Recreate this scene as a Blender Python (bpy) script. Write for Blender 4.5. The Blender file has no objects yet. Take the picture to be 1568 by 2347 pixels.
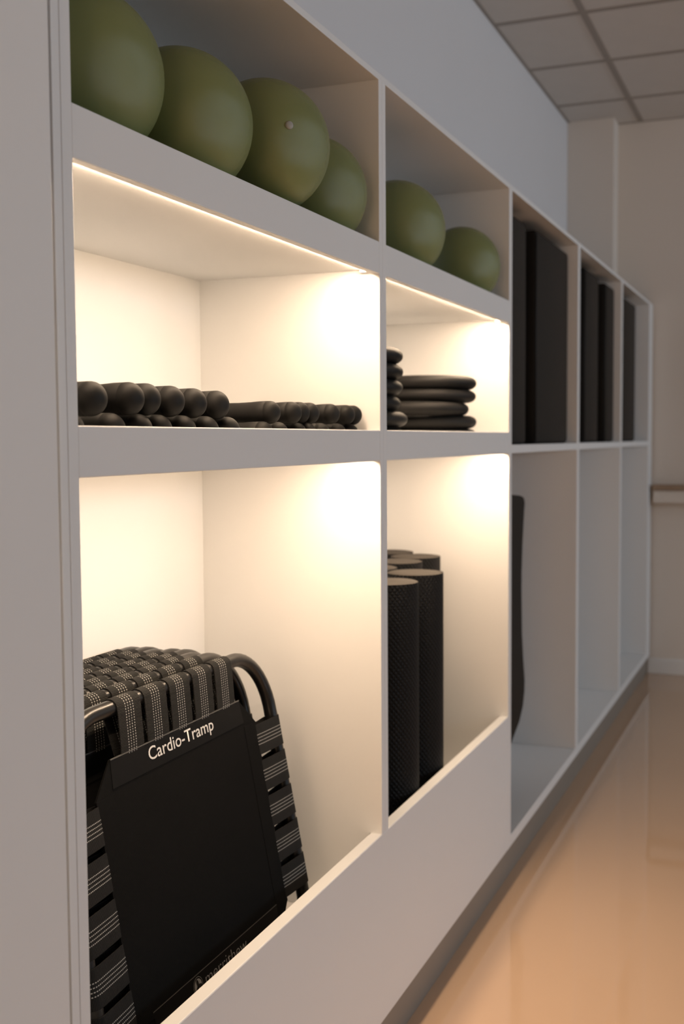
import bpy, bmesh, math, random
from mathutils import Vector, Matrix

sc = bpy.context.scene
col = sc.collection
random.seed(7)
Z0 = 1.3176            # camera-fit heights below are relative to eye level; floor = 0


def ZZ(v):
    return v + Z0


# ------------------------------------------------------------------ camera
yaw, pitch, roll = 1.18489067, -0.0629221715, -0.00670949183
f = Vector((math.sin(yaw) * math.cos(pitch), math.cos(yaw) * math.cos(pitch), math.sin(pitch)))
r = Vector((math.cos(yaw), -math.sin(yaw), 0))
u = r.cross(f)
c_, s_ = math.cos(roll), math.sin(roll)
right, up = c_ * r + s_ * u, -s_ * r + c_ * u
cd = bpy.data.cameras.new('camera')
cam = bpy.data.objects.new('camera', cd)
col.objects.link(cam)
m = Matrix(((right.x, up.x, -f.x), (right.y, up.y, -f.y), (right.z, up.z, -f.z))).to_4x4()
m.translation = Vector((-1.06313264, -0.8, ZZ(-0.00517033)))
cam.matrix_world = m
cd.sensor_fit = 'VERTICAL'
cd.sensor_height = 36.0
cd.lens = 2630.458625694766 / 2347 * 36.0
cd.clip_start = 0.02
cd.dof.use_dof = True
cd.dof.focus_distance = 1.75
cd.dof.aperture_fstop = 4.6
sc.camera = cam

# ------------------------------------------------------------------ world, light, exposure
w = bpy.data.worlds.new('world')
sc.world = w
w.use_nodes = True
w.node_tree.nodes['Background'].inputs[0].default_value = (0.62, 0.72, 0.9, 1)
w.node_tree.nodes['Background'].inputs[1].default_value = 0.4


def area(name, loc, sx, sy, power, colr):
    ld = bpy.data.lights.new(name, 'AREA')
    ld.shape = 'RECTANGLE'
    ld.size, ld.size_y = sx, sy
    ld.energy = power
    ld.color = colr
    o = bpy.data.objects.new(name, ld)
    o.location = loc
    o.rotation_euler = (math.radians(90), 0, 0)     # -z of the lamp looks along +y, into the room
    col.objects.link(o)
    return o


# daylight comes through a band of high windows in the far wall across the room; the leftmost is warm-lit
WIN = [(-3.2, -1.7, 1.65, 2.65), (0.0, 2.2, 1.65, 2.65), (3.1, 5.3, 1.65, 2.65)]
YO = -6.5
DAY = (0.73, 0.865, 1.0)
for (p0, p1, q0, q1), pw, cl in zip(WIN, (13, 74, 58), ((1.0, 0.72, 0.44), DAY, DAY)):
    area('daylight', ((p0 + p1) / 2, YO - 0.16, (q0 + q1) / 2), p1 - p0, q1 - q0, pw, cl)
# added fill warming the end wall, in an invented opening behind the camera
FILL_OPENING = (-1.5, -0.4, 2.1)                               # y0, y1, height
warm_fill = area('warm_fill_light', (-4.2, (FILL_OPENING[0] + FILL_OPENING[1]) / 2, FILL_OPENING[2] / 2), FILL_OPENING[1] - FILL_OPENING[0], FILL_OPENING[2], 27, (1.0, 0.60, 0.30))
warm_fill.rotation_euler = (math.radians(90), 0, math.radians(-90))
LED_STRENGTH = 174
LED_COLOR = (1.0, 0.745, 0.51)

vs = sc.view_settings
vs.view_transform = 'Standard'
vs.look = 'None'
vs.exposure = 0.0
vs.gamma = 1.0
vs.use_curve_mapping = False


# ------------------------------------------------------------------ materials
def mat(name, rgb, rough=0.5, spec=0.5, noise=None, bump=None, metal=0.0, coat=0.0):
    m = bpy.data.materials.new(name)
    m.use_nodes = True
    nt = m.node_tree
    b = nt.nodes['Principled BSDF']
    b.inputs['Base Color'].default_value = (*rgb, 1)
    b.inputs['Roughness'].default_value = rough
    b.inputs['Specular IOR Level'].default_value = spec
    b.inputs['Metallic'].default_value = metal
    b.inputs['Coat Weight'].default_value = coat
    tc = nt.nodes.new('ShaderNodeTexCoord')
    if noise:                                  # (scale, amount): faint tone variation
        n = nt.nodes.new('ShaderNodeTexNoise')
        n.inputs['Scale'].default_value = noise[0]
        n.inputs['Detail'].default_value = 3
        nt.links.new(tc.outputs['Object'], n.inputs['Vector'])
        mx = nt.nodes.new('ShaderNodeMix')
        mx.data_type = 'RGBA'
        a = noise[1]
        mx.inputs['A'].default_value = (*[x * (1 - a) for x in rgb], 1)
        mx.inputs['B'].default_value = (*[min(1, x * (1 + a)) for x in rgb], 1)
        nt.links.new(n.outputs['Fac'], mx.inputs['Factor'])
        nt.links.new(mx.outputs['Result'], b.inputs['Base Color'])
    if bump:                                   # (scale, strength, distance)
        n = nt.nodes.new('ShaderNodeTexNoise')
        n.inputs['Scale'].default_value = bump[0]
        n.inputs['Detail'].default_value = 2
        nt.links.new(tc.outputs['Object'], n.inputs['Vector'])
        bp = nt.nodes.new('ShaderNodeBump')
        bp.inputs['Strength'].default_value = bump[1]
        bp.inputs['Distance'].default_value = bump[2]
        nt.links.new(n.outputs['Fac'], bp.inputs['Height'])
        nt.links.new(bp.outputs['Normal'], b.inputs['Normal'])
    return m


def emit(name, rgb, s):
    m = bpy.data.materials.new(name)
    m.use_nodes = True
    b = m.node_tree.nodes['Principled BSDF']
    b.inputs['Base Color'].default_value = (0.8, 0.8, 0.8, 1)
    b.inputs['Emission Color'].default_value = (*rgb, 1)
    b.inputs['Emission Strength'].default_value = s
    return m


M = {
    'lacquer': mat('white_lacquer', (0.815, 0.815, 0.81), 0.45, 0.25, noise=(3, 0.012), bump=(260, 0.05, 0.0004)),
    'wall': mat('white_wall_paint', (0.77, 0.76, 0.77), 0.85, 0.25, noise=(2, 0.015), bump=(420, 0.12, 0.0006)),
    'wall_lit_warm': mat('wall_paint_lit_warm', (0.78, 0.71, 0.64), 0.85, 0.25, noise=(2, 0.015), bump=(420, 0.12, 0.0006)),  # white wall paint with the warm cast of the light put into its colour
    'far_wall': mat('dark_far_wall', (0.24, 0.22, 0.2), 0.8, 0.2, noise=(2, 0.03)),
    'tile': mat('ceiling_tile', (0.68, 0.64, 0.60), 0.95, 0.1, noise=(9, 0.04), bump=(160, 0.3, 0.001)),
    'tbar': mat('ceiling_grid', (0.36, 0.32, 0.285), 0.6, 0.3, noise=(5, 0.02)),
    'plenum': mat('plenum', (0.08, 0.07, 0.065), 0.9, 0.1),
    'floor': mat('beige_sheet_floor', (0.58, 0.40, 0.27), 0.02, 0.6, noise=(1.3, 0.03)),
    'plinth': mat('plinth_laminate', (0.27, 0.235, 0.2), 0.5, 0.4, noise=(6, 0.04)),
    'wood': mat('ledge_wood', (0.36, 0.25, 0.17), 0.5, 0.4, noise=(14, 0.12)),
    'ball': mat('green_vinyl', (0.20, 0.235, 0.085), 0.23, 0.65, noise=(2.5, 0.05), bump=(420, 0.35, 0.0009)),
    'plug': mat('grey_plug', (0.36, 0.36, 0.34), 0.5, 0.5, noise=(20, 0.04)),
    'rubber': mat('black_rubber', (0.0075, 0.0071, 0.0066), 0.62, 0.2, noise=(30, 0.15), bump=(700, 0.12, 0.0003)),
    'ring': mat('black_foam_ring', (0.010, 0.0097, 0.0093), 0.62, 0.2, noise=(30, 0.15), bump=(900, 0.15, 0.0003)),
    'box': mat('black_upholstery', (0.0095, 0.0087, 0.0078), 0.55, 0.18, noise=(18, 0.15), bump=(500, 0.25, 0.0004)),
    'foam_end': mat('grey_foam_end', (0.055, 0.049, 0.043), 0.8, 0.12, noise=(60, 0.15), bump=(300, 0.3, 0.001)),
    'tube': mat('black_tube', (0.006, 0.0058, 0.0056), 0.3, 0.5, noise=(40, 0.1)),
    'hem': mat('black_vinyl_hem', (0.004, 0.0038, 0.0036), 0.6, 0.12, noise=(60, 0.15)),
    'white_print': mat('white_print', (0.62, 0.61, 0.59), 0.7, 0.2, noise=(200, 0.05)),
    'grey_print': mat('grey_print', (0.27, 0.27, 0.265), 0.7, 0.2, noise=(200, 0.08)),
    'dark_print': mat('dark_print', (0.008, 0.0078, 0.0075), 0.7, 0.2, noise=(100, 0.1)),
    'stitch': mat('grey_stitch', (0.085, 0.083, 0.08), 0.8, 0.2, noise=(400, 0.3)),
    'led': emit('led_diffuser', LED_COLOR, LED_STRENGTH),
    'profile': mat('white_profile', (0.7, 0.69, 0.67), 0.4, 0.4, noise=(10, 0.02)),
    'frame': mat('window_frame', (0.6, 0.6, 0.6), 0.5, 0.4, noise=(5, 0.02)),
}


def weave_mat():
    m = mat('black_mesh_fabric', (0.0105, 0.0105, 0.0102), 0.8, 0.08)
    nt = m.node_tree
    b = nt.nodes['Principled BSDF']
    tc = nt.nodes.new('ShaderNodeTexCoord')
    mp = nt.nodes.new('ShaderNodeMapping')
    mp.inputs['Rotation'].default_value = (0, math.radians(45), 0)
    nt.links.new(tc.outputs['Object'], mp.inputs['Vector'])
    ws = []
    for d in ('X', 'Z'):
        wv = nt.nodes.new('ShaderNodeTexWave')
        wv.bands_direction = d
        wv.inputs['Scale'].default_value = 150
        nt.links.new(mp.outputs['Vector'], wv.inputs['Vector'])
        ws.append(wv)
    mu = nt.nodes.new('ShaderNodeMath')
    mu.operation = 'MULTIPLY'
    nt.links.new(ws[0].outputs['Fac'], mu.inputs[0])
    nt.links.new(ws[1].outputs['Fac'], mu.inputs[1])
    bp = nt.nodes.new('ShaderNodeBump')
    bp.inputs['Strength'].default_value = 0.4
    bp.inputs['Distance'].default_value = 0.0005
    nt.links.new(mu.outputs[0], bp.inputs['Height'])
    nt.links.new(bp.outputs['Normal'], b.inputs['Normal'])
    mx = nt.nodes.new('ShaderNodeMix')
    mx.data_type = 'RGBA'
    mx.inputs['A'].default_value = (0.003, 0.003, 0.003, 1)
    mx.inputs['B'].default_value = (0.0075, 0.0075, 0.0075, 1)
    nt.links.new(mu.outputs[0], mx.inputs['Factor'])
    nt.links.new(mx.outputs['Result'], b.inputs['Base Color'])
    return m


def strap_mat():
    """ribbed black webbing with four dotted pale threads; uv = (across 0..1, metres along)"""
    m = mat('ribbed_webbing', (0.018, 0.018, 0.018), 0.7, 0.15)
    nt = m.node_tree
    N, L = nt.nodes, nt.links
    b = N['Principled BSDF']
    uv = N.new('ShaderNodeUVMap')
    uv.uv_map = 'UVMap'
    sx = N.new('ShaderNodeSeparateXYZ')
    L.new(uv.outputs['UV'], sx.inputs[0])

    def M2(op, a, bb=None, cc=None):
        n = N.new('ShaderNodeMath')
        n.operation = op
        for i, v in enumerate((a, bb, cc)):
            if v is None:
                continue
            if isinstance(v, (int, float)):
                n.inputs[i].default_value = v
            else:
                L.new(v, n.inputs[i])
        return n.outputs[0]
    rib = M2('MULTIPLY_ADD', M2('SINE', M2('MULTIPLY', sx.outputs['Y'], 2 * math.pi / 0.0021)), 0.5, 0.5)
    # four threads between 0.31 and 0.69 of the width
    t = M2('MULTIPLY', M2('SUBTRACT', sx.outputs['X'], 0.285), 1 / 0.1075)
    inside = M2('MULTIPLY', M2('GREATER_THAN', t, 0.0), M2('LESS_THAN', t, 4.0))
    thread = M2('LESS_THAN', M2('ABSOLUTE', M2('SUBTRACT', M2('FRACT', t), 0.5)), 0.13)
    dash = M2('GREATER_THAN', M2('SINE', M2('MULTIPLY', sx.outputs['Y'], 2 * math.pi / 0.0042)), -0.25)
    msk = M2('MULTIPLY', M2('MULTIPLY', inside, thread), dash)
    mx = N.new('ShaderNodeMix')
    mx.data_type = 'RGBA'
    mx.inputs['A'].default_value = (0.004, 0.0039, 0.0038, 1)
    mx.inputs['B'].default_value = (0.02, 0.0197, 0.019, 1)
    L.new(rib, mx.inputs['Factor'])
    m2 = N.new('ShaderNodeMix')
    m2.data_type = 'RGBA'
    L.new(msk, m2.inputs['Factor'])
    L.new(mx.outputs['Result'], m2.inputs['A'])
    m2.inputs['B'].default_value = (0.42, 0.41, 0.385, 1)
    L.new(m2.outputs['Result'], b.inputs['Base Color'])
    bp = N.new('ShaderNodeBump')
    bp.inputs['Strength'].default_value = 0.6
    bp.inputs['Distance'].default_value = 0.0008
    L.new(rib, bp.inputs['Height'])
    L.new(bp.outputs['Normal'], b.inputs['Normal'])
    return m


def knurl_mat():
    """black foam roller with a diamond pressed surface; uv = (around 0..1, metres up)"""
    m = mat('black_roller_foam', (0.0115, 0.0115, 0.0125), 0.6, 0.2)
    nt = m.node_tree
    N, L = nt.nodes, nt.links
    b = N['Principled BSDF']
    uv = N.new('ShaderNodeUVMap')
    uv.uv_map = 'UVMap'
    sx = N.new('ShaderNodeSeparateXYZ')
    L.new(uv.outputs['UV'], sx.inputs[0])

    def M2(op, a, bb):
        n = N.new('ShaderNodeMath')
        n.operation = op
        for i, v in enumerate((a, bb)):
            if isinstance(v, (int, float)):
                n.inputs[i].default_value = v
            else:
                L.new(v, n.inputs[i])
        return n.outputs[0]
    a = M2('MULTIPLY', sx.outputs['X'], 2 * math.pi * 40)
    z = M2('MULTIPLY', sx.outputs['Y'], 2 * math.pi / 0.0135)
    p = M2('ABSOLUTE', M2('SINE', M2('MULTIPLY', M2('ADD', a, z), 0.5), 0.0), 0.0)
    q = M2('ABSOLUTE', M2('SINE', M2('MULTIPLY', M2('SUBTRACT', a, z), 0.5), 0.0), 0.0)
    h = M2('MINIMUM', p, q)
    bp = N.new('ShaderNodeBump')
    bp.inputs['Strength'].default_value = 0.9
    bp.inputs['Distance'].default_value = 0.0025
    L.new(h, bp.inputs['Height'])
    L.new(bp.outputs['Normal'], b.inputs['Normal'])
    mx = N.new('ShaderNodeMix')
    mx.data_type = 'RGBA'
    mx.inputs['A'].default_value = (0.002, 0.002, 0.0021, 1)
    mx.inputs['B'].default_value = (0.008, 0.008, 0.0086, 1)
    L.new(h, mx.inputs['Factor'])
    L.new(mx.outputs['Result'], b.inputs['Base Color'])
    return m


M['weave'] = weave_mat()
M['strap'] = strap_mat()
M['knurl'] = knurl_mat()


# ------------------------------------------------------------------ mesh helpers
def add_box(bm, x0, x1, y0, y1, z0, z1, bev=0.0, seg=2):
    t = bmesh.new()
    vs_ = [t.verts.new((x, y, z)) for x in (x0, x1) for y in (y0, y1) for z in (z0, z1)]
    for q in ((0, 1, 3, 2), (4, 6, 7, 5), (0, 4, 5, 1), (2, 3, 7, 6), (0, 2, 6, 4), (1, 5, 7, 3)):
        t.faces.new([vs_[i] for i in q])
    bmesh.ops.recalc_face_normals(t, faces=t.faces)
    if bev:
        bmesh.ops.bevel(t, geom=list(t.edges), offset=bev, segments=seg, profile=0.5, affect='EDGES')
    tm = bpy.data.meshes.new('tmp')
    t.to_mesh(tm)
    bm.from_mesh(tm)
    bpy.data.meshes.remove(tm)
    t.free()


def bm_mesh(bm, name, material, smooth=False):
    me = bpy.data.meshes.new(name)
    bm.to_mesh(me)
    bm.free()
    for k in (material if isinstance(material, (list, tuple)) else [material]):
        me.materials.append(M[k])
    if smooth:
        for p in me.polygons:
            p.use_smooth = True
    return me


def obj(name, me, parent=None):
    o = bpy.data.objects.new(name, me)
    col.objects.link(o)
    if parent:
        o.parent = parent
    return o


def boxes(name, lst, material, parent=None, bev=0.0012):
    bm = bmesh.new()
    for b in lst:
        add_box(bm, *b, bev=bev)
    return obj(name, bm_mesh(bm, name, material), parent)


def tag(o, label=None, cat=None, group=None, kind=None):
    if label:
        o['label'] = label
    if cat:
        o['category'] = cat
    if group:
        o['group'] = group
    if kind:
        o['kind'] = kind
    return o


def empty(name, loc=(0, 0, 0), rot=(0, 0, 0)):
    o = bpy.data.objects.new(name, None)
    o.empty_display_size = 0.05
    o.location = loc
    o.rotation_euler = rot
    col.objects.link(o)
    return o


def lathe(profile, n=40, axis='Z', uv=False):
    """profile: list of (radius, height)."""
    bm = bmesh.new()
    rings = []
    for (rad, h) in profile:
        if rad < 1e-6:
            rings.append([bm.verts.new((0, 0, h))])
        else:
            rings.append([bm.verts.new((rad * math.cos(2 * math.pi * i / n), rad * math.sin(2 * math.pi * i / n), h)) for i in range(n)])
    for a, b in zip(rings, rings[1:]):
        for i in range(n):
            j = (i + 1) % n
            if len(a) == 1:
                bm.faces.new((a[0], b[j], b[i]))
            elif len(b) == 1:
                bm.faces.new((a[i], a[j], b[0]))
            else:
                bm.faces.new((a[i], a[j], b[j], b[i]))
    bmesh.ops.recalc_face_normals(bm, faces=bm.faces)
    if axis == 'Y':
        bmesh.ops.rotate(bm, verts=bm.verts, matrix=Matrix.Rotation(math.radians(-90), 3, 'X'))
    return bm


def sweep(path, rad, n=14, closed=False):
    bm = bmesh.new()
    rings = []
    N = len(path)
    for i, p in enumerate(path):
        a = path[(i - 1) % N] if closed or i > 0 else path[i]
        b = path[(i + 1) % N] if closed or i < N - 1 else path[i]
        t = (Vector(b) - Vector(a)).normalized()
        side = Vector((0, 1, 0))
        nrm = t.cross(side).normalized()
        rings.append([bm.verts.new(Vector(p) + rad * (math.cos(2 * math.pi * k / n) * side + math.sin(2 * math.pi * k / n) * nrm)) for k in range(n)])
    for i in range(N if closed else N - 1):
        a, b = rings[i], rings[(i + 1) % N]
        for k in range(n):
            bm.faces.new((a[k], a[(k + 1) % n], b[(k + 1) % n], b[k]))
    if not closed:
        bm.faces.new(rings[0])
        bm.faces.new(rings[-1])
    bmesh.ops.recalc_face_normals(bm, faces=bm.faces)
    return bm


ORD = ['first', 'second', 'third', 'fourth', 'fifth', 'sixth', 'seventh', 'eighth', 'ninth', 'tenth', 'eleventh']

# ------------------------------------------------------------------ levels and stations (fitted)
xL, XA, XB, XC, XD = 0.08, 1.1133, 1.1527, 2.1864, 2.2221
zt, ztt = ZZ(0.7052), ZZ(0.7185)
zb1, zb2, zbs, zbc = ZZ(0.3885), ZZ(0.325), ZZ(0.358), ZZ(0.3338)
zm1, zm2, zms, zmc = ZZ(0.0136), ZZ(-0.0485), ZZ(-0.013), ZZ(-0.040)
zp, zpb, zin = ZZ(-0.8171), ZZ(-1.2152), ZZ(-0.99)
fm1, fm2, fb = ZZ(-0.0234), ZZ(-0.0479), ZZ(-1.1814)
DEP = 0.416
YW, XE, XP, ZC = 0.448, 5.46, 5.312, ZZ(1.713)
XW0 = -4.0

# ------------------------------------------------------------------ room
fl = boxes('floor', [(XW0, XE + 0.1, YO, YW + 0.1, -0.05, 0.0)], 'floor', bev=0)
tag(fl, 'glossy warm beige sheet floor', kind='structure')
tag(boxes('wall_left', [(XW0, XE + 0.1, YW, YW + 0.1, 0.0, ZC + 0.2)], 'wall', bev=0), 'white wall above the shelving', kind='structure')
tag(boxes('wall_end', [(XE, XE + 0.1, YO, YW, 0.0, ZC + 0.2)], 'wall_lit_warm', bev=0), 'white end wall with warm light put into its colour', kind='structure')
tag(boxes('wall_back', [(XW0 - 0.1, XW0, YO, FILL_OPENING[0], 0.0, ZC + 0.2), (XW0 - 0.1, XW0, FILL_OPENING[1], YW + 0.1, 0.0, ZC + 0.2),
                        (XW0 - 0.1, XW0, FILL_OPENING[0], FILL_OPENING[1], FILL_OPENING[2], ZC + 0.2)], 'far_wall', bev=0), kind='structure')  # wall pieces leave an invented opening for the added warm fill
tag(boxes('trim_1', [(XP, XE, 0.197, YW, 0.0, ZC)], 'wall_lit_warm', bev=0.002), 'boxed white pillar in the corner, warm light put into its colour', kind='structure')
tag(boxes('baseboard_end', [(XE - 0.014, XE, YO, 0.012, 0.0, 0.085)], 'lacquer', bev=0.003), kind='structure')
# wall across the room with the window openings
lst, px = [], XW0 - 0.1
for (p0, p1, q0, q1) in WIN:
    lst += [(px, p0, YO - 0.12, YO, 0, ZC + 0.2), (p0, p1, YO - 0.12, YO, 0, q0), (p0, p1, YO - 0.12, YO, q1, ZC + 0.2)]
    px = p1
lst.append((px, XE + 0.1, YO - 0.12, YO, 0, ZC + 0.2))
tag(boxes('wall_front', lst, 'far_wall', bev=0), kind='structure')
for i, (p0, p1, q0, q1) in enumerate(WIN):
    k = 0.05
    fr = [(p0, p1, YO - 0.09, YO - 0.03, q0, q0 + k), (p0, p1, YO - 0.09, YO - 0.03, q1 - k, q1), (p0, p0 + k, YO - 0.09, YO - 0.03, q0, q1),
          (p1 - k, p1, YO - 0.09, YO - 0.03, q0, q1), ((p0 + p1) / 2 - k / 2, (p0 + p1) / 2 + k / 2, YO - 0.09, YO - 0.03, q0, q1)]
    tag(boxes('window_%d' % (i + 1), fr, 'frame', bev=0.002), kind='structure')

# suspended ceiling: exposed grid bars with tiles lying in them
ce = boxes('ceiling', [(XW0, XE, YO, YW, ZC + 0.05, ZC + 0.1)], 'plenum', bev=0)
tag(ce, 'suspended ceiling of square tiles', kind='structure')
XL = [XW0] + [4.99 - 0.637 * k for k in range(14, -1, -1)] + [XE]
YL = [YO] + [0.075 - 0.637 * k for k in range(10, -1, -1)] + [YW]
G = 0.012
tiles = {}
for i in range(len(XL) - 1):
    for j in range(len(YL) - 1):
        w_, d_ = round(XL[i + 1] - XL[i] - 2 * G, 4), round(YL[j + 1] - YL[j] - 2 * G, 4)
        if w_ < 0.03 or d_ < 0.03:
            continue
        if (w_, d_) not in tiles:
            bm = bmesh.new()
            add_box(bm, -w_ / 2, w_ / 2, -d_ / 2, d_ / 2, 0, 0.018, bev=0.002, seg=1)
            tiles[(w_, d_)] = bm_mesh(bm, 'ceiling_tile', 'tile')
        o = obj('ceiling_tile', tiles[(w_, d_)], ce)
        o.location = ((XL[i] + XL[i + 1]) / 2, (YL[j] + YL[j + 1]) / 2, ZC)
for x in XL:
    boxes('grid_bar', [(max(x - 0.014, XW0), min(x + 0.014, XE), YO, YW, ZC - 0.003, ZC + 0.03)], 'tbar', ce, bev=0)
for y in YL:
    boxes('grid_bar', [(XW0, XE, max(y - 0.014, YO), min(y + 0.014, YW), ZC - 0.0034, ZC + 0.0305)], 'tbar', ce, bev=0)

# ledge on the end wall
lg = empty('wall_ledge', (XE, -0.95, ZZ(-0.36)))
tag(lg, 'wooden-topped ledge fixed along the white end wall', 'ledge')
boxes('ledge_body', [(-0.09, -0.001, -0.95, 0.93, 0.0, 0.066)], 'wall_lit_warm', lg, bev=0.003)
boxes('ledge_top', [(-0.1, -0.001, -0.96, 0.935, 0.068, 0.098)], 'wood', lg, bev=0.003)

# ------------------------------------------------------------------ tall cabinet on the left
tcab = empty('tall_cabinet', (-0.9, 0.2, 0))
tag(tcab, 'tall white cabinet with a plain flat door left of the lit shelving', 'cabinet')


def rel(o, lst):
    l = o.location
    return [(a - l.x, b - l.x, c - l.y, d - l.y, e - l.z, g - l.z) for a, b, c, d, e, g in lst]


boxes('side_panel', rel(tcab, [(0.0425, 0.0585, 0.0, DEP, 0.09, ZZ(1.1))]), 'lacquer', tcab)
boxes('side_panel', rel(tcab, [(-1.86, -1.84, 0.0, DEP, 0.09, ZZ(1.1))]), 'lacquer', tcab)
boxes('carcass', rel(tcab, [(-1.84, 0.0425, 0.022, DEP, 0.09, ZZ(1.1))]), 'lacquer', tcab)
boxes('door', rel(tcab, [(-0.91, 0.012, -0.019, -0.001, 0.1, ZZ(1.1))]), 'lacquer', tcab, bev=0.0006)
boxes('door', rel(tcab, [(-1.84, -0.914, -0.019, -0.001, 0.1, ZZ(1.1))]), 'lacquer', tcab, bev=0.0015)
boxes('plinth', rel(tcab, [(-1.85, 0.0585, 0.015, 0.033, 0.0, 0.09)]), 'plinth', tcab)

# ------------------------------------------------------------------ lit shelving (two bays)
su = empty('lit_shelving', (1.13, 0.2, 0))
tag(su, 'white built-in shelving with warm lit compartments and a low front panel', 'shelving')
R_ = lambda l: rel(su, l)
TH = 0.016
boxes('side_panel', R_([(0.0595, xL, 0.0, DEP, zpb, zt)]), 'lacquer', su)
def notched(p0, p1, name='side_panel'):
    """carcass side whose lower front is cut back behind the front panel"""
    l = su.location
    yz = [(0, zp), (0, zt), (DEP, zt), (DEP, zpb), (0.0275, zpb), (0.0275, zp)]
    bm = bmesh.new()
    a = [bm.verts.new((p0 - l.x, y - l.y, z)) for y, z in yz]
    b = [bm.verts.new((p1 - l.x, y - l.y, z)) for y, z in yz]
    bm.faces.new(a)
    bm.faces.new(list(reversed(b)))
    for i in range(6):
        j = (i + 1) % 6
        bm.faces.new((a[i], b[i], b[j], a[j]))
    bmesh.ops.recalc_face_normals(bm, faces=bm.faces)
    fe = [e for e in bm.edges if all(abs(v.co.y + l.y) < 1e-6 and v.co.z > zp - 1e-6 for v in e.verts) and abs(e.verts[0].co.z - e.verts[1].co.z) > 0.1]
    bmesh.ops.bevel(bm, geom=fe, offset=0.0009, segments=2, profile=0.5, affect='EDGES')
    return obj(name, bm_mesh(bm, name, 'lacquer'), su)


for (p0, p1) in ((XA, 1.1327), (1.1333, XB)):
    notched(p0, p1)
boxes('side_panel', R_([(XC, 2.2038, 0.0, DEP, zpb, zt)]), 'lacquer', su, bev=0.0006)
boxes('top_panel', R_([(0.0595, 2.2038, 0.0, DEP, zt, ztt)]), 'lacquer', su)
boxes('front_panel', R_([(xL, XC - 0.0, 0.0, 0.0255, zpb, zp)]), 'lacquer', su, bev=0.0022)
for (p0, p1) in ((xL, XA), (XB, XC)):
    e = 0.0004
    boxes('back_panel', R_([(p0 + e, p1 - e, DEP - 0.008, DEP, zpb, zt)]), 'lacquer', su, bev=0)
    boxes('bottom_shelf', R_([(p0 + e, p1 - e, 0.028, DEP - 0.008, zin - 0.02, zin)]), 'lacquer', su, bev=0)
    for (ztop, zbot, zs, zc) in ((zb1, zb2, zbs, zbc), (zm1, zm2, zms, zmc)):
        boxes('shelf', R_([(p0 + e, p1 - e, TH, DEP - 0.008, zc, zs)]), 'lacquer', su, bev=0)
        boxes('fascia', R_([(p0, p1, 0.0, TH, zbot, ztop)]), 'lacquer', su, bev=0.0016)
        bm = bmesh.new()                            # aluminium channel, only the diffuser below and behind it glows
        add_box(bm, *R_([(p0 + 0.018, p1 - 0.018, TH + 0.002, TH + 0.0140, zc - 0.0022, zc - 0.0003)])[0])
        me = bm_mesh(bm, 'led_strip', ['profile', 'led'])
        for p in me.polygons:
            p.material_index = 1 if p.normal.z < -0.9 or p.normal.y > 0.9 else 0
        led = obj('led_strip', me, su)
        led['label'] = 'glowing warm white led strip'
        for e0, e1 in ((p0 + 0.004, p0 + 0.018), (p1 - 0.018, p1 - 0.004)):
            boxes('led_end_cap', R_([(e0, e1, TH + 0.001, TH + 0.020, zc - 0.006, zc - 0.0004)]), 'profile', su, bev=0.001)

# ------------------------------------------------------------------ unlit shelving (three bays)
sv = empty('open_shelving', (3.8, 0.2, 0))
tag(sv, 'white unlit open shelving with six tall compartments by the end wall', 'shelving')
R_ = lambda l: rel(sv, l)
SID = [(2.2047, XD), (3.2420, 3.2632), (3.2640, 3.2860), (4.3040, 4.3252), (4.3260, 4.3480), (5.2914, 5.3110)]
for (p0, p1) in SID:
    boxes('side_panel', R_([(p0, p1, 0.0, DEP, zpb, zt)]), 'lacquer', sv, bev=0.0009)
boxes('filler_strip', R_([(5.3112, 5.44, 0.0, 0.018, zpb, ztt)]), 'lacquer', sv)
boxes('top_panel', R_([(2.2047, 5.311, 0.0, DEP, zt, ztt)]), 'lacquer', sv)
BAY = [(XD, 3.2420), (3.2860, 4.3040), (4.3480, 5.2914)]
for (p0, p1) in BAY:
    boxes('back_panel', R_([(p0 + .0004, p1 - .0004, DEP - 0.008, DEP, zpb, zt)]), 'lacquer', sv, bev=0)
    boxes('shelf', R_([(p0 + .0004, p1 - .0004, 0.0, DEP - 0.008, fm2, fm1)]), 'lacquer', sv)
    boxes('bottom_shelf', R_([(p0 + .0004, p1 - .0004, 0.0, DEP - 0.008, zpb, fb)]), 'lacquer', sv)

pl = boxes('trim_2', [(0.0595, 5.44, 0.015, 0.033, 0.0, zpb)], 'plinth', bev=0.001)
tag(pl, 'recessed dark grey plinth under the shelving', kind='structure')

# ------------------------------------------------------------------ exercise balls
BALLS = [((0.243, 0.108, 0.4755), 0.1175, 'leftmost green exercise ball, cut by the left edge of the top shelf'),
         ((0.478, 0.087, 0.4694), 0.1114, 'second green exercise ball from the left on the top shelf'),
         ((0.724, 0.0635, 0.4900), 0.1112, 'green exercise ball with a grey air plug facing the room'),
         ((0.995, 0.097, 0.4670), 0.1090, 'green exercise ball half hidden behind the plugged one'),
         ((1.461, 0.087, 0.4718), 0.1138, 'nearer green exercise ball in the second bay'),
         ((2.005, 0.090, 0.4650), 0.1070, 'farther green exercise ball in the second bay, beside the dark boxes')]


def ball_mesh():
    prof = [(math.sin(math.pi * i / 36), -math.cos(math.pi * i / 36)) for i in range(37)]
    prof[0] = (0, -1)
    prof[-1] = (0, 1)
    return bm_mesh(lathe(prof, 64), 'ball_skin', 'ball', True)


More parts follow.
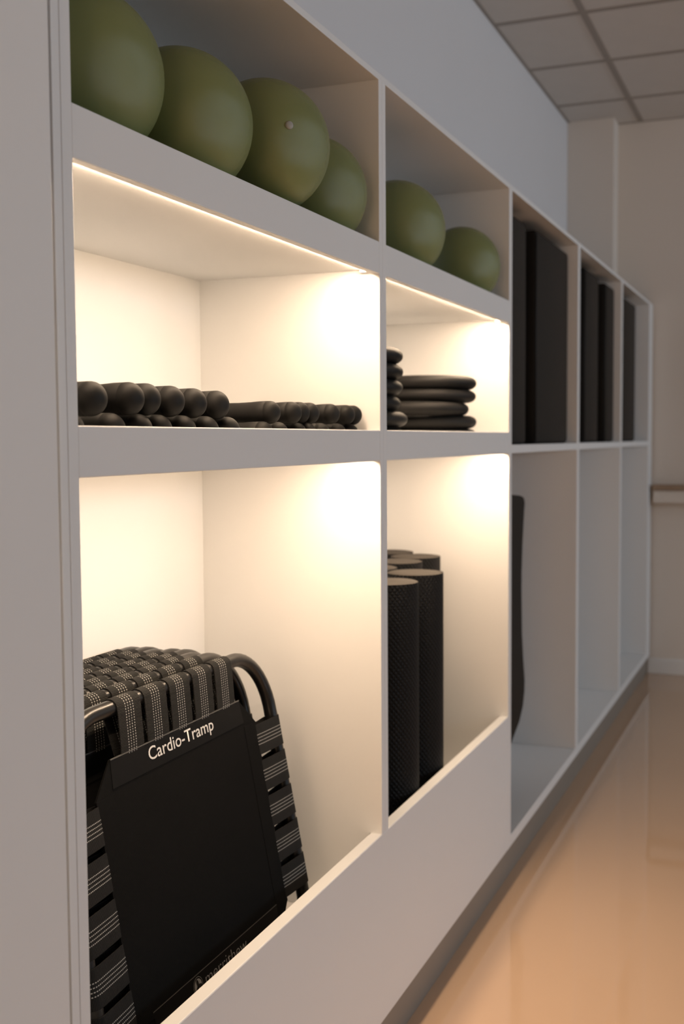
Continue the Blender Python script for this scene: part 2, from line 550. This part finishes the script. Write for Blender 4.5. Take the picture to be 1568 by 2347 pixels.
bmesh_ball = ball_mesh()
plug_bm = lathe([(0.0, 0.0032), (0.0045, 0.0030), (0.0060, 0.0022), (0.0067, 0.0008), (0.0068, -0.004), (0, -0.004)], 24)
plug_me = bm_mesh(plug_bm, 'air_plug', 'plug', True)
for i, (cpos, rad, lab) in enumerate(BALLS):
    b = empty('exercise_ball', (cpos[0], cpos[1], ZZ(cpos[2]) - rad))
    tag(b, lab, 'ball', 'green balls on the top shelf')
    sk = obj('ball_skin', bmesh_ball, b)
    sk.location = (0, 0, rad)
    sk.scale = (rad, rad, rad)
    sk.rotation_euler = (0.3 * i, 0.2 * i, 1.1 * i)
    # plug: on the third ball it faces the room
    if i == 2:
        d = Vector((-0.679, -0.7286, 0.0887)).normalized()
    else:
        d = Vector((0.3, 0.85, 0.3)).normalized()
    pg = obj('air_plug', plug_me, b)
    pg.location = Vector((0, 0, rad)) + d * (rad + 0.0002)
    pg.rotation_euler = d.to_track_quat('Z', 'Y').to_euler()

# ------------------------------------------------------------------ hand weights (bone-shaped, lying front to back)
def weight_mesh(rad, ln):
    pr = []
    nose = 12
    for i in range(nose + 1):                       # near rounded end
        t = math.pi / 2 * i / nose
        pr.append((rad * math.sin(t), rad * (1 - math.cos(t)) * 0.92))
    body = [(rad * 1.0, rad * 1.15), (rad * 0.985, rad * 1.17), (rad * 1.0, rad * 1.19), (rad * 0.985, rad * 1.9), (rad * 0.93, rad * 2.7), (rad * 0.885, rad * 3.8)]
    pr += body
    full = pr + [(a, ln - h) for a, h in reversed(pr)]
    full[0] = (0, 0)
    full[-1] = (0, ln)
    return bm_mesh(lathe(full, 32, 'Y'), 'hand_weight', 'rubber', True)


LN = 0.27
w_big, w_small = weight_mesh(0.0225, LN), weight_mesh(0.0195, LN)
ROWS = [
    (w_big, 0.0225, 'upper row of the left pile', [(0.178, .0285, .049), (0.264, .027, .0515), (0.3185, .034, .0525), (0.381, .032, .0515), (0.447, .032, .0505), (0.519, .032, .0495)]),
    (w_big, 0.0225, 'bottom row of the left pile', [(0.125, .027, .0095), (0.222, .030, .0095), (0.291, .031, .0095), (0.347, .033, .0095), (0.412, .031, .0095), (0.482, .031, .0095), (0.546, .028, .0095)]),
    (w_small, 0.0195, 'upper row of the right pile', [(0.693, .0255, .0415), (0.781, .026, .0425), (0.8275, .031, .0435), (0.8690, .030, .0435), (0.958, .026, .0435), (1.037, .026, .0435), (1.0805, .028, .0435)]),
    (w_small, 0.0195, 'bottom row of the right pile', [(0.664, .026, .0065), (0.733, .030, .0065), (0.806, .028, .0065), (0.848, .027, .0065), (0.912, .027, .0065), (0.9925, .027, .0065), (1.0595, .027, .0065)]),
]
for me, rad, where, lst in ROWS:
    for k, (x, y, z) in enumerate(lst):
        o = obj('hand_weight', me)
        o.location = (x, y, ZZ(z))
        o.rotation_euler = (0, random.uniform(0, 6), random.uniform(-0.012, 0.012))
        tag(o, 'black round-ended hand weight, %s from the left in the %s' % (ORD[k], where), 'hand weight', 'hand weights in the first lit bay')

# ------------------------------------------------------------------ exercise rings stacked flat in the second bay
def ring_mesh(Ro, tr, nu=72, nv=20):
    bm = bmesh.new()
    rings = []
    for i in range(nu):
        a = 2 * math.pi * i / nu
        pad = 1 + 0.06 * max(0, math.cos(2 * a)) ** 3       # slightly fuller grip pads on two sides
        rg = []
        for j in range(nv):
            b = 2 * math.pi * j / nv
            rr = (Ro - tr) + tr * 1.35 * math.cos(b)
            zz = tr * math.sin(b) * (pad if False else 1)
            rr = (Ro - tr * 1.35) + tr * 1.35 * math.cos(b) * pad
            rg.append(bm.verts.new((rr * math.cos(a), rr * math.sin(a), zz)))
        rings.append(rg)
    for i in range(nu):
        for j in range(nv):
            bm.faces.new((rings[i][j], rings[(i + 1) % nu][j], rings[(i + 1) % nu][(j + 1) % nv], rings[i][(j + 1) % nv]))
    bmesh.ops.recalc_face_normals(bm, faces=bm.faces)
    return bm_mesh(bm, 'exercise_ring', 'ring', True)


ring_me = ring_mesh(0.15, 0.0173)
STK = [('right stack', 1.906, 0.174, [0.0, 0.0, -0.045, -0.006, 0.0]), ('left stack behind the divider', 1.312, 0.172, [-0.005, 0.008, -0.038, -0.022, -0.012, -0.012])]
for where, x, y, offs in STK:
    n = len(offs)
    for k, dx in enumerate(offs):
        o = obj('exercise_ring', ring_me)
        xx = x + dx * 0.8
        if where.startswith('left'):
            xx = max(xx, XB + 0.1515)
        o.location = (xx, y - dx * 0.25, zms + 0.0173 + 0.0347 * k)
        o.rotation_euler = (random.uniform(-.004, .004), random.uniform(-.004, .004), 0.6 * k)
        tag(o, 'black padded exercise ring, %s from the bottom of the %s' % (ORD[k], where), 'exercise ring', 'exercise rings in the second lit bay')

# ------------------------------------------------------------------ foam rollers
HR, RR = ZZ(-0.335) - zin, 0.0705


def roller_body():
    n, rows = 64, 24
    bm = bmesh.new()
    uvl = bm.loops.layers.uv.new('UVMap')
    V = [[bm.verts.new((RR * math.cos(2 * math.pi * i / n), RR * math.sin(2 * math.pi * i / n), HR * j / rows)) for i in range(n)] for j in range(rows + 1)]
    for j in range(rows):
        for i in range(n):
            fc = bm.faces.new((V[j][i], V[j][(i + 1) % n], V[j + 1][(i + 1) % n], V[j + 1][i]))
            for lp, (uu, vv) in zip(fc.loops, ((i, j), (i + 1, j), (i + 1, j + 1), (i, j + 1))):
                lp[uvl].uv = (uu / n, vv / rows * HR)
    return bm_mesh(bm, 'roller_body', 'knurl', True)


rb = roller_body()
re_ = bm_mesh(lathe([(0, 0), (0.02, 0.0004), (RR - 0.004, 0.0006), (RR - 0.0012, -0.0008), (RR - 0.0005, -0.003)], 64), 'end_face', 'foam_end', True)
rbot = bm_mesh(lathe([(0, 0), (RR - 0.001, 0.0), (RR - 0.0005, 0.002)], 64), 'bottom_face', 'foam_end', True)
ROLL = [((1.2265, 0.1000), 'foam roller just showing behind the divider, nearest the front panel'),
        ((1.436, 0.1000), 'nearest fully visible black foam roller, left of the front pair'),
        ((1.630, 0.1000), 'right one of the front pair of black foam rollers'),
        ((1.697, 0.2440), 'black foam roller showing only a sliver of its top behind the front pair'),
        ((1.862, 0.2300), 'middle black foam roller behind the front pair'),
        ((2.006, 0.2240), 'rear right black foam roller beside the cream side panel'),
        ((2.098, 0.3360), 'rearmost black foam roller in the corner')]
for (x, y), lab in ROLL:
    o = empty('foam_roller', (x, y, zin), (0, 0, random.uniform(0, 6)))
    tag(o, lab, 'foam roller', 'foam rollers standing in the second lit bay')
    obj('roller_body', rb, o)
    t = obj('end_face', re_, o)
    t.location = (0, 0, HR)
    obj('bottom_face', rbot, o)

# ------------------------------------------------------------------ rebounders (webbed tube frames) in a stack
HF, HW, TR, CR = 0.605, 0.348, 0.0128, 0.115
THETA = math.atan(0.188)


def rrect(hw, z0, z1, cr, n=12):
    pts = []
    for (cx, cz, a0) in ((hw - cr, z1 - cr, 0), (-hw + cr, z1 - cr, 90), (-hw + cr, z0 + cr, 180), (hw - cr, z0 + cr, 270)):
        for i in range(n + 1):
            a = math.radians(a0 + 90 * i / n)
            pts.append((cx + cr * math.cos(a), 0, cz + cr * math.sin(a)))
    return pts


def strap(path, width, along, name='strap'):
    """flat band 2 mm thick following path [(t, n)] where t runs away from the mat, n is the normal; along: function (w, t, n) -> xyz"""
    bm = bmesh.new()
    uvl = bm.loops.layers.uv.new('UVMap')
    # cumulative length
    ls = [0]
    for a, b in zip(path, path[1:]):
        ls.append(ls[-1] + math.hypot(b[0] - a[0], b[1] - a[1]))
    th = 0.0008
    rows = []
    N = len(path)
    for i, p in enumerate(path):
        a, b = path[max(0, i - 1)], path[min(N - 1, i + 1)]
        tx, ty = b[0] - a[0], b[1] - a[1]
        l = math.hypot(tx, ty) or 1
        nx, ny = -ty / l, tx / l
        row = []
        for side in (1, -1):
            for wv in (-0.5, 0.5):
                row.append(bm.verts.new(along(wv * width, p[0] + side * th * nx, p[1] + side * th * ny)))
        rows.append(row)
    for i in range(N - 1):
        A, B = rows[i], rows[i + 1]
        for q, us in (((A[0], A[1], B[1], B[0]), (0, 1, 1, 0)), ((A[3], A[2], B[2], B[3]), (1, 0, 0, 1)),
                      ((A[0], B[0], B[2], A[2]), (0, 0, 0, 0)), ((A[1], A[3], B[3], B[1]), (1, 1, 1, 1))):
            fc = bm.faces.new(q)
            for lp, uu in zip(fc.loops, us):
                lp[uvl].uv = (uu, ls[i] if lp.vert in A else ls[i + 1])
    bmesh.ops.recalc_face_normals(bm, faces=bm.faces)
    return bm_mesh(bm, name, 'strap', False)


def wrap_path(edge, tube):
    """from the mat edge (t = edge, n<0 is the front) up the front of the tube, over it, and down behind"""
    rr = TR + 0.0009
    p = [(edge, -0.0035), (edge + 0.35 * (tube - edge), -0.0085), (tube - 0.010, -rr * 0.98)]
    for i in range(0, 13):
        a = math.radians(-90 + 180 * i / 12)
        p.append((tube + rr * math.cos(a), rr * math.sin(a)))
    p += [(tube - 0.010, rr * 0.98), (edge + 0.35 * (tube - edge), 0.0075), (edge, 0.003)]
    return p


def poly_plate(pts, y0, y1, name, material, parent):
    bm = bmesh.new()
    a = [bm.verts.new((x, y0, z)) for x, z in pts]
    b = [bm.verts.new((x, y1, z)) for x, z in pts]
    bm.faces.new(a)
    bm.faces.new(list(reversed(b)))
    for i in range(len(pts)):
        j = (i + 1) % len(pts)
        bm.faces.new((a[i], b[i], b[j], a[j]))
    bmesh.ops.recalc_face_normals(bm, faces=bm.faces)
    return obj(name, bm_mesh(bm, name, material), parent)


def text_mesh(s, width, height_cap, material, name, bold=0.0, spacing=1.0):
    cu = bpy.data.curves.new('txt', 'FONT')
    cu.body = s
    cu.size = 1.0
    cu.offset = bold
    cu.space_character = spacing
    cu.resolution_u = 4
    to = bpy.data.objects.new('txt', cu)
    col.objects.link(to)
    dg = bpy.context.evaluated_depsgraph_get()
    me = bpy.data.meshes.new_from_object(to.evaluated_get(dg))
    bpy.data.objects.remove(to)
    bpy.data.curves.remove(cu)
    xs = [v.co.x for v in me.vertices]
    mx0, mx1 = min(xs), max(xs)
    sx = width / (mx1 - mx0)
    sy = height_cap / 0.69
    for v in me.vertices:
        v.co = Vector(((v.co.x - mx0) * sx, 0, v.co.y * sy))
    me.name = name
    me.materials.clear()
    me.materials.append(M[material])
    return me


MX, MT, MB = 0.2575, 0.521, 0.084        # mat half width, top, bottom
CUT = 0.05
mat_out = [(-MX, MB + CUT), (-MX + CUT, MB), (MX - CUT, MB), (MX, MB + CUT), (MX, MT - CUT), (MX - CUT, MT), (-MX + CUT, MT), (-MX, MT - CUT)]


def make_rebounder():
    root = empty('rebounder')
    fr = obj('tube_frame', bm_mesh(sweep(rrect(HW - TR, TR, HF - TR, CR), TR, 16, True), 'tube_frame', 'tube', True), root)
    tube_t, tube_s = HF - TR, HW - TR
    cz = HF / 2
    topp = wrap_path(MT - 0.02 - cz, tube_t - cz)
    sidep = wrap_path(MX - 0.02, tube_s)
    st_t = strap(topp, 0.064, lambda w_, t, n: (w_, n, cz + t))
    st_b = strap(topp, 0.064, lambda w_, t, n: (w_, n, cz - t))
    st_r = strap(sidep, 0.056, lambda w_, t, n: (t, n, w_))
    st_l = strap(sidep, 0.056, lambda w_, t, n: (-t, n, w_))
    for k in range(5):
        for me, along in ((st_t, 'x'), (st_b, 'x'), (st_r, 'z'), (st_l, 'z')):
            o = obj('strap', me, root)
            o.location = ((k - 2) * 0.0762 + 0.007, 0, 0) if along == 'x' else (0, 0, cz + (k - 2) * 0.067)
    mt = poly_plate(mat_out, -0.0062, -0.0030, 'jumping_mat', 'weave', root)
    return root, mt


reb, mat0 = make_rebounder()
# details of the mat (hem bands, stitching) are shared by every mat
hb = poly_plate([(-MX + CUT, MT), (-MX + CUT * 0.9, MT - 0.043), (MX - CUT * 0.9, MT - 0.043), (MX - CUT, MT)], -0.0069, -0.0062, 'top_hem', 'hem', mat0)
poly_plate([(-MX + CUT * 0.9, MB + 0.06), (-MX + CUT, MB), (MX - CUT, MB), (MX - CUT * 0.9, MB + 0.06)], -0.0069, -0.0062, 'bottom_hem', 'hem', mat0)
for sgn in (-1, 1):
    poly_plate([(sgn * (MX - 0.046), MB + CUT), (sgn * MX, MB + CUT), (sgn * MX, MT - CUT), (sgn * (MX - 0.046), MT - CUT)], -0.0068, -0.0062, 'side_hem', 'weave', mat0)
boxes('edge_piping', [(-MX + CUT, MX - CUT, -0.0078, -0.0060, MT - 0.0012, MT + 0.0006)], 'stitch', mat0, bev=0)
boxes('stitching', [(-MX + CUT * 0.9, MX - CUT * 0.9, -0.0072, -0.0069, MB + 0.0585, MB + 0.0594)], 'stitch', mat0, bev=0)
boxes('stitching', [(-MX + CUT * 0.9, MX - CUT * 0.9, -0.0068, -0.0062, MT - 0.0448, MT - 0.0442)], 'hem', mat0, bev=0)


def copy_tree(o, parent=None):
    c = o.copy()
    col.objects.link(c)
    c.parent = parent
    for ch in list(o.children):
        copy_tree(ch, c)
    return c


RX, RZ = 0.5675, zin
ry0 = 0.027 + 0.195 * math.sin(THETA)
roots = [reb] + [copy_tree(reb) for _ in range(7)]
DXS = [0, -0.012, -0.020, 0.006, 0.004, -0.012, 0.004, -0.006]
DYS = [0, 0.051, 0.0815, 0.110, 0.1375, 0.165, 0.1925, 0.220]
for k, o in enumerate(roots):
    o.location = (RX + DXS[k], ry0 + DYS[k], RZ - 0.0005)
    o.rotation_euler = (-THETA, 0, 0)
    lab = 'front black webbed rebounder with white lettering on its mat' if k == 0 else (
        'rearmost black webbed rebounder in the leaning stack' if k == 7 else '%s black webbed rebounder from the front of the leaning stack' % ORD[k])
    tag(o, lab, 'rebounder', 'rebounders leaning in the first lit bay')
# print on the front mat
te = text_mesh('Cardio-Tramp', 0.21, 0.0205, 'white_print', 'lettering', bold=0.006)
o = obj('lettering', te, mat0)
o.location = (0.461 - RX, -0.0073, 0.6878 - 0.195)
o['label'] = 'white Cardio-Tramp lettering'
te = text_mesh('merrithew', 0.144, 0.021, 'grey_print', 'lettering', bold=-0.012)
o = obj('lettering', te, mat0)
o.location = (0.508 - RX, -0.0073, 0.3105 - 0.195)
o['label'] = 'grey merrithew lettering'


def disc(r0, r1, n=40):
    bm = bmesh.new()
    A = [bm.verts.new((r1 * math.cos(2 * math.pi * i / n), 0, r1 * math.sin(2 * math.pi * i / n))) for i in range(n)]
    if r0 <= 0:
        bm.faces.new(A)
    else:
        B = [bm.verts.new((r0 * math.cos(2 * math.pi * i / n), 0, r0 * math.sin(2 * math.pi * i / n))) for i in range(n)]
        for i in range(n):
            j = (i + 1) % n
            bm.faces.new((A[i], A[j], B[j], B[i]))
    return bm


lg_ = obj('logo', bm_mesh(disc(0.0136, 0.0143), 'logo', 'grey_print'), mat0)
lg_.location = (0.484 - RX, -0.0073, 0.3205 - 0.195)
lg_['label'] = 'grey round logo'
bm = disc(0, 0.0112)
obj('logo_disc', bm_mesh(bm, 'logo_disc', 'grey_print'), mat0).location = (0.484 - RX, -0.0073, 0.3205 - 0.195)
bm = bmesh.new()                                    # dark curved star cut out of the disc
pts = []
for i in range(32):
    a = 2 * math.pi * i / 32 + 0.25
    rr = 0.0035 + 0.0078 * abs(math.cos(1.5 * a)) ** 3
    pts.append(bm.verts.new((rr * math.cos(a - 0.25), 0, rr * math.sin(a - 0.25))))
bm.faces.new(pts)
obj('logo_star', bm_mesh(bm, 'logo_star', 'dark_print'), mat0).location = (0.484 - RX, -0.0076, 0.3205 - 0.195)

# ------------------------------------------------------------------ dark padded boxes on the unlit shelves
def pad_box(x0, x1, y0, h, lab, depth=0.34, yaw_=0.0):
    w_ = x1 - x0
    o = empty('padded_box', ((x0 + x1) / 2, y0 + depth / 2, fm1), (0, 0, yaw_))
    tag(o, lab, 'padded box', 'dark padded boxes on the unlit shelves')
    bm = bmesh.new()
    add_box(bm, -w_ / 2, w_ / 2, -depth / 2, depth / 2, 0.0, h, bev=0.012, seg=4)
    obj('upholstery', bm_mesh(bm, 'upholstery', 'box', True), o)
    for sg in (-1, 1):                              # welt seams along the front edges
        bm = sweep([(sg * (w_ / 2 - 0.004), 0, 0.012), (sg * (w_ / 2 - 0.004), 0, h * 0.5), (sg * (w_ / 2 - 0.004), 0, h - 0.014)], 0.0028, 8)
        s = obj('welt_seam', bm_mesh(bm, 'welt_seam', 'box', True), o)
        s.location = (0, -depth / 2 + 0.0035, 0)
    return o


pad_box(2.236, 2.540, 0.032, 0.690, 'dark padded box partly hidden by the lit shelving, first unlit bay', 0.33)
pad_box(2.668, 3.192, 0.028, 0.694, 'widest dark padded box, right side of the first unlit bay', 0.34)
pad_box(3.560, 3.868, 0.030, 0.694, 'dark padded box in the middle of the second unlit bay', 0.34)
pad_box(4.030, 4.262, 0.026, 0.690, 'narrow dark padded box at the right of the second unlit bay', 0.34)
pad_box(4.420, 4.985, 0.030, 0.692, 'dark padded box in the unlit bay nearest the end wall', 0.34)

# ------------------------------------------------------------------ black arc barrel standing in the first unlit lower bay
PROF = [(2.593, -0.187), (2.691, -0.194), (2.727, -0.200), (2.742, -0.213), (2.743, -0.228), (2.736, -0.247), (2.712, -0.362), (2.702, -0.45), (2.701, -0.508), (2.710, -0.657),
        (2.730, -0.75), (2.745, -0.80), (2.751, -0.828), (2.748, -0.865), (2.726, -0.913), (2.676, -0.954), (2.584, -0.990), (2.47, -1.05), (2.40, -1.12), (2.385, -1.181),
        (2.25, -1.181), (2.25, -0.20), (2.30, -0.187)]
ab = empty('arc_barrel', (2.45, 0.2, fb))
tag(ab, 'black padded arc barrel standing on end below the dark boxes', 'arc barrel')
bm = bmesh.new()
A = [bm.verts.new((x - 2.45, 0.08 - 0.2, ZZ(z) - fb)) for x, z in PROF]
B = [bm.verts.new((x - 2.45, 0.34 - 0.2, ZZ(z) - fb)) for x, z in PROF]
fa = bm.faces.new(A)
fbk = bm.faces.new(list(reversed(B)))
for i in range(len(PROF)):
    j = (i + 1) % len(PROF)
    bm.faces.new((A[i], B[i], B[j], A[j]))
bmesh.ops.recalc_face_normals(bm, faces=bm.faces)
ed = [e for e in bm.edges if (e.verts[0] in A and e.verts[1] in A) or (e.verts[0] in B and e.verts[1] in B)]
bmesh.ops.bevel(bm, geom=ed, offset=0.008, segments=3, profile=0.5, affect='EDGES')
obj('padding', bm_mesh(bm, 'padding', 'box'), ab)
boxes('base_board', [(2.232 - 2.45, 2.249 - 2.45, -0.12, 0.14, 0.0, 0.98)], 'box', ab, bev=0.002)
